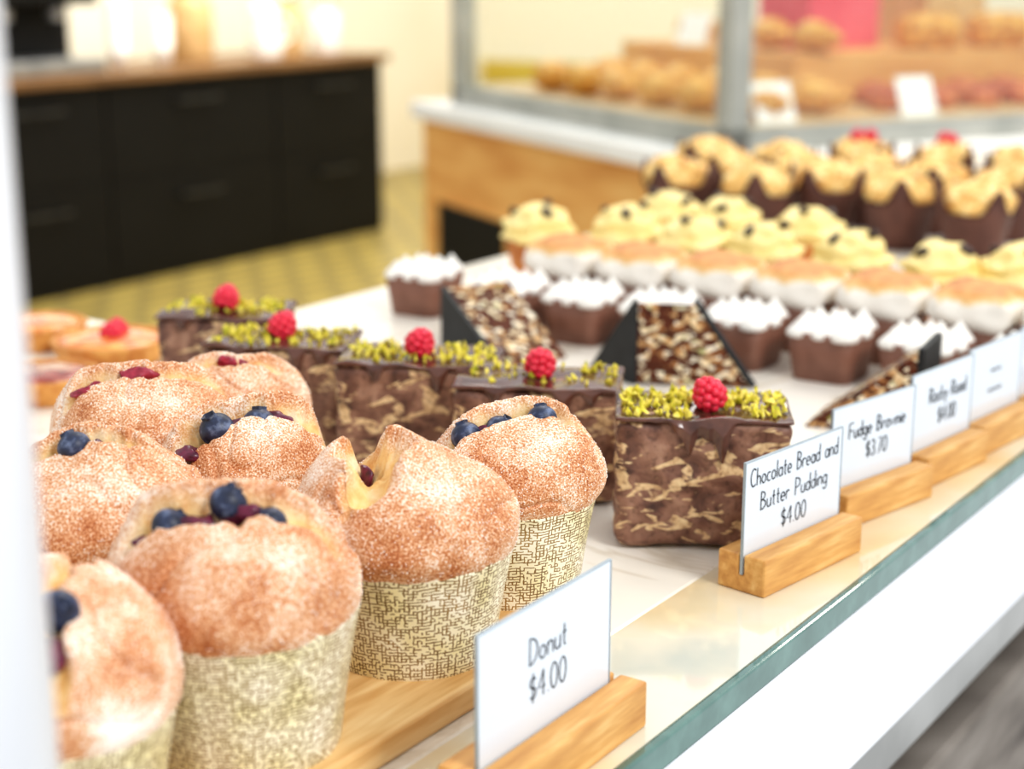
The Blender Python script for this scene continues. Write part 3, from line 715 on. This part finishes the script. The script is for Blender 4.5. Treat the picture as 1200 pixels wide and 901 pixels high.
YL = [((630,255),'yellow frosted cupcake at the left end, in front of the wooden case base'),((735,256),'yellow frosted cupcake, second from the left of the front cupcake row'),
      ((815,270),'yellow frosted cupcake, third from the left of the front cupcake row'),((895,278),'yellow frosted cupcake, fourth from the left of the front cupcake row'),
      ((1000,288),'large yellow frosted cupcake behind the toasted marshmallows, third from the right'),((1105,301),'yellow frosted cupcake, second from the right photo edge'),
      ((1199,304),'yellow frosted cupcake cut by the right photo edge'),((947,258),'yellow frosted cupcake in the back cupcake row, right end'),
      ((855,247),'yellow frosted cupcake in the middle of the back cupcake row'),((786,239),'yellow frosted cupcake, left end of the back row, below the muffins')]
for (px, lab) in YL:
    o = cc if first else copy_tree(cc); first = False
    q = P(px[0], px[1], .056); o.location = (q.x,q.y,0); o.rotation_euler = (0,0,random.uniform(0,6))
    tag(o, lab, 'cupcake', 'yellow frosted cupcakes')
def make_muffin(rasp):
    t = thing('muffin', (0,0,0), 0, '', 'muffin')
    pr = [(0,0),(.0245,0),(.0255,.001),(.0295,.02),(.0345,.042),(.0388,.054),(.0368,.052),(.031,.036),(0,.034)]
    obj('tulip_case', MB().lathe(pr, 96, rf=lambda a,z: 1+.06*math.cos(4*a)*z/.05, zf=lambda a,r,z: (.025*(math.cos(2*a)**2)**4-.006 if z > .048 else 0)), M['tulip'], t)
    pm = [(.028,.036),(.0325,.045),(.0356,.053),(.0346,.061),(.0280,.0685),(.017,.0735),(.008,.076),(0,.0765)]
    mb = MB().lathe(cat_spline(pm,5), 56)
    mb.v = [p+Vector((p.x*6,p.y*6,.3)).normalized()*(.007*noise.noise(p*60)+.003*noise.noise(p*150)) if p.xy.length > 1e-5 else p for p in mb.v]
    obj('muffin_top', mb, M['muffin'], t)
    if rasp:
        for a in (0.3,2.4): obj('raspberry', RASP, M['raspberry'], t, loc=(.009*math.cos(a), .009*math.sin(a), .078))
    return t
m0 = make_muffin(False); m1 = make_muffin(True); used = set()
ML = [((795,206),0,'golden muffin in brown tulip paper, left end of the front muffin row'),((886,216),0,'golden muffin in brown tulip paper, second from the left in front muffin row'),
      ((968,211),0,'golden muffin in brown tulip paper, middle of the front muffin row'),((1055,224),0,'golden muffin with tall brown tulip paper, second from right in front muffin row'),
      ((1144,237),0,'golden muffin in brown tulip paper, right end of the front muffin row'),((830,181),0,'golden muffin in the back row, left end, below the case corner'),
      ((915,186),0,'golden muffin in the back row, second from the left'),((1010,182),1,'raspberry topped muffin in the back row, left of the other berry muffin'),
      ((1105,188),1,'raspberry topped muffin in the back row, right of the other berry muffin'),((1194,194),0,'golden muffin in the back row, at the right photo edge'),
      ((852,196),0,'golden muffin squeezed between the two rows, leftmost of that middle row'),((938,199),0,'golden muffin squeezed between the two rows, second of that middle row'),
      ((1026,203),0,'golden muffin squeezed between the two rows, third of that middle row'),((1100,210),0,'golden muffin squeezed between the two rows, fourth of that middle row'),
      ((1180,216),0,'golden muffin squeezed between the two rows, rightmost of that middle row')]
for px, kind, lab in ML:
    src = m1 if kind else m0
    o = src if kind not in used else copy_tree(src); used.add(kind)
    q = P(px[0], px[1], .056); o.location = (q.x,q.y,0); o.rotation_euler = (0,0,random.uniform(0,6))
    tag(o, lab, 'muffin', 'muffins in brown tulip papers')

# ------------------------------------------------------------------ glass pastry case behind
K = P(838,188,-.1); a_dir = (P(480,118,-.1)-K); LEN = a_dir.length; a_dir.normalize()
b_dir = Vector((a_dir.y, -a_dir.x, 0)); KA = math.atan2(b_dir.y, b_dir.x)
cs = thing('pastry_case', (K.x,K.y,-1.1), KA, 'glass pastry case with grey frame on honey wood base and white ledge', 'display case')
Z = 1.1
obj('wooden_base', ub(.03, 2.4, .03, LEN-.02, 0, Z-.145), M['casewood'], cs, smooth=False, bevel=.004)
obj('ledge', ub(0, 2.45, 0, LEN, Z-.145, Z-.1), M['ledge'], cs, smooth=False, bevel=.006)
def side_hit(px, py):        # where that sight line meets the left side of the base
    r = ray(px, py); o = Vector((0,0,H)); pl = K+b_dir*.03
    t = (pl-o).dot(b_dir)/r.dot(b_dir); h = o+r*t
    return (h-K).dot(a_dir), h.z+1.1
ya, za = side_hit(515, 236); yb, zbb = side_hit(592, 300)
obj('black_recess_panel', ub(.0265, .031, yb, ya, min(za, zbb)-.3, za), M['black'], cs, smooth=False)  # raised black panel stands in for the shade inside an opening
obj('recess_frame', ub(.0262, .031, yb-.012, ya+.012, za, za+.012), M['casewood'], cs, smooth=False)
y1 = LEN-.13; x1 = 2.4
fr = MB()
for (x,y) in ((.07,.06),(.07,y1-.045),(x1-.05,.06),(x1-.05,y1-.045)): fr.box(x, x+.05, y, y+.05, Z-.1, Z+.75)
ZR = Z-.05
fr.box(.07,x1,.06,.10,Z-.1,ZR); fr.box(.07,x1,y1-.04,y1,Z-.1,ZR); fr.box(.07,.11,.06,y1,Z-.1,ZR); fr.box(x1-.04,x1,.06,y1,Z-.1,ZR)
fr.box(.07,x1,.06,.10,Z+.72,Z+.77); fr.box(.07,x1,y1-.04,y1,Z+.72,Z+.77); fr.box(.07,.11,.06,y1,Z+.72,Z+.77); fr.box(x1-.04,x1,.06,y1,Z+.72,Z+.77)
obj('metal_frame', fr, M['casemetal'], cs, smooth=False, dowel=False)
obj('deck', ub(.115, x1-.045, .105, y1-.045, Z-.1, Z-.05), M['tan'], cs, smooth=False)
obj('raised_step', ub(.56, x1-.1, .52, y1-.06, Z-.05, Z+.06), M['casewood'], cs, smooth=False, bevel=.004)
obj('glass_pane', ub(.087,.093,.11,y1-.05,ZR,Z+.72), M['pane'], cs, smooth=False)
obj('glass_pane', ub(.12,x1-.05,.077,.083,ZR,Z+.72), M['pane'], cs, smooth=False)
obj('top_panel', ub(.11,x1-.04,.10,y1-.04,Z+.735,Z+.745), M['pane'], cs, smooth=False)
def kp(x, y, z): return K+b_dir*x+a_dir*y+Vector((0,0,z+.1))
def croissant_mb(k=1.45):
    n = 30; m = 14; vs = []; fs = []
    for j in range(n+1):
        t = -1+2*j/n; a = t*1.35
        cx, cy = .05*math.sin(a), .05*math.cos(a)-.03
        r = .028*(1-abs(t)**1.8)**.7*(1+.10*math.cos(t*18))+.0015
        for i in range(m):
            b = 2*PI*i/m
            vs.append(Vector((cx+math.sin(a)*r*math.cos(b)*1.1, cy+math.cos(a)*r*math.cos(b)*1.1, .026+r*math.sin(b)*.85))*k)
    for j in range(n):
        for i in range(m):
            q = (i+1)%m; fs.append((j*m+i,j*m+q,(j+1)*m+q,(j+1)*m+i))
    return MB().add(vs, fs)
CR = obj('croissant', croissant_mb(), M['pastry']); first = True
for ix, (x, zz) in enumerate(((.25,-.05),(.45,-.05),(.68,.06))):
    for iy in range(6):
        if ix == 2 and iy < 2: continue
        y = .22+.175*iy+.05*(ix%2)
        if y > y1-.12: continue
        o = CR if first else CR.copy()
        if not first: COL.objects.link(o)
        first = False
        o.location = kp(x, y, zz); o.rotation_euler = (0,0,random.uniform(-.5,.5)+KA+1.2)
        tag(o, 'golden croissant inside the glass case, %s from the corner in its %s row' % (ORD[iy], ('outer','second','raised rear')[ix]), 'croissant', 'croissants in the glass case')
def bun_small(k=1.2):
    pr = cat_spline([(0,0),(.034,.0),(.042,.010),(.042,.022),(.034,.034),(.018,.041),(0,.043)], 4)
    return MB().lathe([(max(0,r)*k, z*k) for r,z in pr], 32, rf=lambda a,z: 1+.03*math.cos(6*a), zf=lambda a,r,z: .003*math.sin(a*3+r*120))
BN = obj('pastry_bun', bun_small(), M['redpastry']); first = True
for ix in range(9):
    for iy in range(2):
        o = BN if first else BN.copy()
        if not first: COL.objects.link(o)
        first = False
        o.location = kp(.64+.13*ix+.06*iy, .27+.13*iy, -.05); o.rotation_euler = (0,0,random.uniform(0,6))
        tag(o, 'red brown bun behind the case front glass, %s from the left in the %s row' % (ORD[ix], ('front','rear')[iy]), 'bun', 'buns in the glass case')
LF = obj('bread_loaf', rbox(.17,.09,.085,.035,14,.006,30,4), M['pastry']); first = True
for i, x in enumerate((1.02,1.25,1.5)):
    o = LF if first else LF.copy()
    if not first: COL.objects.link(o)
    first = False
    o.location = kp(x, .60, .06+.0415); o.rotation_euler = (0,0,KA+random.uniform(-.3,.3))
    tag(o, 'golden bread loaf on the raised step of the case, %s from the left' % ORD[i], 'loaf', 'loaves in the glass case')
def case_card(x, y, lab, w=.095, h=.08, z=-.05, rz=0.):
    t = thing('case_card', kp(x,y,z), KA+rz, lab, 'price card')
    mb = MB().add([(-w/2,0,0),(w/2,0,0),(w/2,.035,h),(-w/2,.035,h),(-w/2,.002,0),(w/2,.002,0),(w/2,.037,h),(-w/2,.037,h)], [(0,1,2,3),(7,6,5,4),(0,4,5,1),(1,5,6,2),(2,6,7,3),(3,7,4,0)])
    obj('card', mb, M['casecard'], t, smooth=False)
    obj('card_foot', MB().box(-w/2,w/2,.003,.05,0,.003), M['casecard'], t, smooth=False)
case_card(.245,.14,'small white card in the case near its corner post'); case_card(.62,.14,'small white card in the case, right of the other one')
case_card(.585,1.02,'small white card on the raised step behind the side glass', z=.06, rz=-1.2)
def cake_box(x, y, w, d, h, mt, lab):
    t = thing('cake_box', kp(x,y,.06), KA, lab, 'box')
    obj('box_body', MB().box(-w/2,w/2,-d/2,d/2,0,h*.8), M[mt], t, smooth=False, bevel=.004)
    obj('box_lid', MB().box(-w/2-.005,w/2+.005,-d/2-.005,d/2+.005,h*.8,h), M[mt], t, smooth=False, bevel=.004)
cake_box(.86,.84,.22,.22,.24,'pink','pink red cake box inside the case, above the red brown buns'); cake_box(1.24,.86,.2,.22,.2,'tan','tan cake box inside the case, right of the pink box')

# ------------------------------------------------------------------ black service counter with things on top
ZC = -.19; u0, u1, v0, v1 = 3.2, 6.6, 5.3, 5.95
ctr = thing('service_counter', UVp(u0, v0, -1.1), UA, 'long black service counter with drawers, dull handles and brown wooden top', 'counter')
Lc = u1-u0; hc = ZC+1.1
obj('counter_body', ub(0, Lc, .02, v1-v0, 0, hc-.04), M['black'], ctr, smooth=False, bevel=.004)
obj('wooden_top', ub(-.02, Lc+.02, -.03, v1-v0+.02, hc-.04, hc), M['counterwood'], ctr, smooth=False, bevel=.005)
for (x0, xx) in ((.05,.79),(.80,1.54),(1.55,2.59),(2.6,Lc-.01)):
    for (z0, zz) in ((.46,hc-.045),(.06,.45)):
        dr = obj('drawer', ub(x0, xx, .012, .02, z0, zz), M['black'], ctr, smooth=False, bevel=.002)
        c0 = (x0+xx)/2; hb = MB()
        hb.box(c0-.13,c0+.13,-.03,-.02,zz-.10,zz-.085); hb.box(c0-.12,c0-.11,-.022,.014,zz-.10,zz-.085); hb.box(c0+.11,c0+.12,-.022,.014,zz-.10,zz-.085)
        obj('handle', hb, M['handle'], dr, smooth=False, dowel=False)
def ct_at(u, v=5.62): return UVp(u, v, ZC)
t = thing('espresso_machine', ct_at(4.55), UA, 'black coffee machine on the service counter beside the post', 'coffee machine')
obj('machine_body', MB().box(-.3,.3,.0,.26,0,.5), M['black'], t, smooth=False, bevel=.02)
obj('machine_head', MB().box(-.3,.3,-.2,.0,.28,.5), M['black'], t, smooth=False, bevel=.02)
obj('drip_tray', MB().box(-.3,.3,-.22,.0,0,.06), M['steel'], t, smooth=False, bevel=.01)
for x in (-.14,.14): obj('group_head', MB().lathe([(0,0),(.04,0),(.04,.06),(0,.06)], 24, (x,-.1,.22)), M['steel'], t)
def cupstack(u, n, lab):
    t = thing('cup_stack', ct_at(u, 5.55), 0, lab, 'cups')
    for i in range(n):
        obj('cup', MB().lathe([(0,0),(.032,0),(.045,.105),(.043,.106),(.03,.006),(0,.006)], 28, (0,0,i*.03)), M['ceramic'], t)
cupstack(5.05, 7, 'tall stack of white cups on the counter beside the coffee machine'); cupstack(5.32, 5, 'shorter stack of white cups along the counter top')
t = thing('milk_jug', ct_at(5.95,5.5), 0, 'white milk jug standing alone on the black counter top', 'jug')
obj('jug_body', MB().lathe([(0,0),(.075,0),(.08,.02),(.085,.12),(.06,.2),(.065,.26),(.06,.26),(.055,.2),(0,.19)], 32), M['ceramic'], t)
hj = MB()
for k in range(12):
    a0 = PI*(k/12-.5)
    hj.merge(sphere(.012, 8, 6, (.08+.05*math.cos(a0), 0, .13+.06*math.sin(a0))))
obj('jug_handle', hj, M['ceramic'], t)
def jar(u, v, mt, lab, s=1.):
    t = thing('storage_jar', ct_at(u,v), 0, lab, 'jar')
    obj('jar_body', MB().lathe([(0,0),(.07*s,0),(.075*s,.01),(.075*s,.18*s),(.055*s,.22*s),(0,.22*s)], 32), M[mt], t)
    obj('jar_lid', MB().lathe([(0,.22*s),(.06*s,.22*s),(.06*s,.25*s),(0,.25*s)], 32), M['steel'], t)
jar(6.2,5.6,'tan','tan jar near the right end of the counter',1.2); jar(6.45,5.55,'ceramic','white jar at the right end of the counter')
jar(5.65,5.7,'tan','tan jar between the white cups and the milk jug',1.4)

# ------------------------------------------------------------------ lights, world, camera
w = bpy.data.worlds.new('World'); sc.world = w; w.use_nodes = True
bg = w.node_tree.nodes['Background']; bg.inputs[0].default_value = (.955,.98,1.0,1); bg.inputs[1].default_value = .84
def area(name, loc, target, size, energy, col=(1,1,1)):
    l = bpy.data.lights.new(name, 'AREA'); l.size = size; l.energy = energy; l.color = col
    o = bpy.data.objects.new(name, l); COL.objects.link(o); o.location = loc
    o.rotation_euler = (Vector(target)-Vector(loc)).to_track_quat('-Z','Y').to_euler(); return o
area('daylight_key', (1.3,-.5,1.7), (.0,.75,0), .7, 29, (1,.995,.98))
area('shop_fill', (0.2,2.6,2.0), (.2,1.3,0), 1.0, 16, (1,.96,.89))  # added warm fill over the display, no fitting modelled
area('counter_fill', UVp(5.5,4.2,2.4), UVp(5.8,5.6,-.4), 2.0, 150, (1,.95,.85))  # added fill towards the black counter, unseen source
area('case_fill', kp(1.0,-.5,1.9), kp(.9,.6,0), 1.0, 36, (1,.93,.82))  # added fill in front of the case, aimed at its contents
cam = bpy.data.cameras.new('Camera'); co = bpy.data.objects.new('Camera', cam); COL.objects.link(co)
co.location = (0,0,H); co.rotation_euler = (PI/2-TH,0,0)
cam.sensor_fit = 'HORIZONTAL'; cam.sensor_width = 36; cam.lens = F/1200*36; cam.clip_start = .01
cam.dof.use_dof = True; cam.dof.focus_distance = .675; cam.dof.aperture_fstop = 6.8
sc.camera = co
sc.view_settings.view_transform = 'Standard'
try: sc.view_settings.look = 'Medium High Contrast'
except Exception: pass
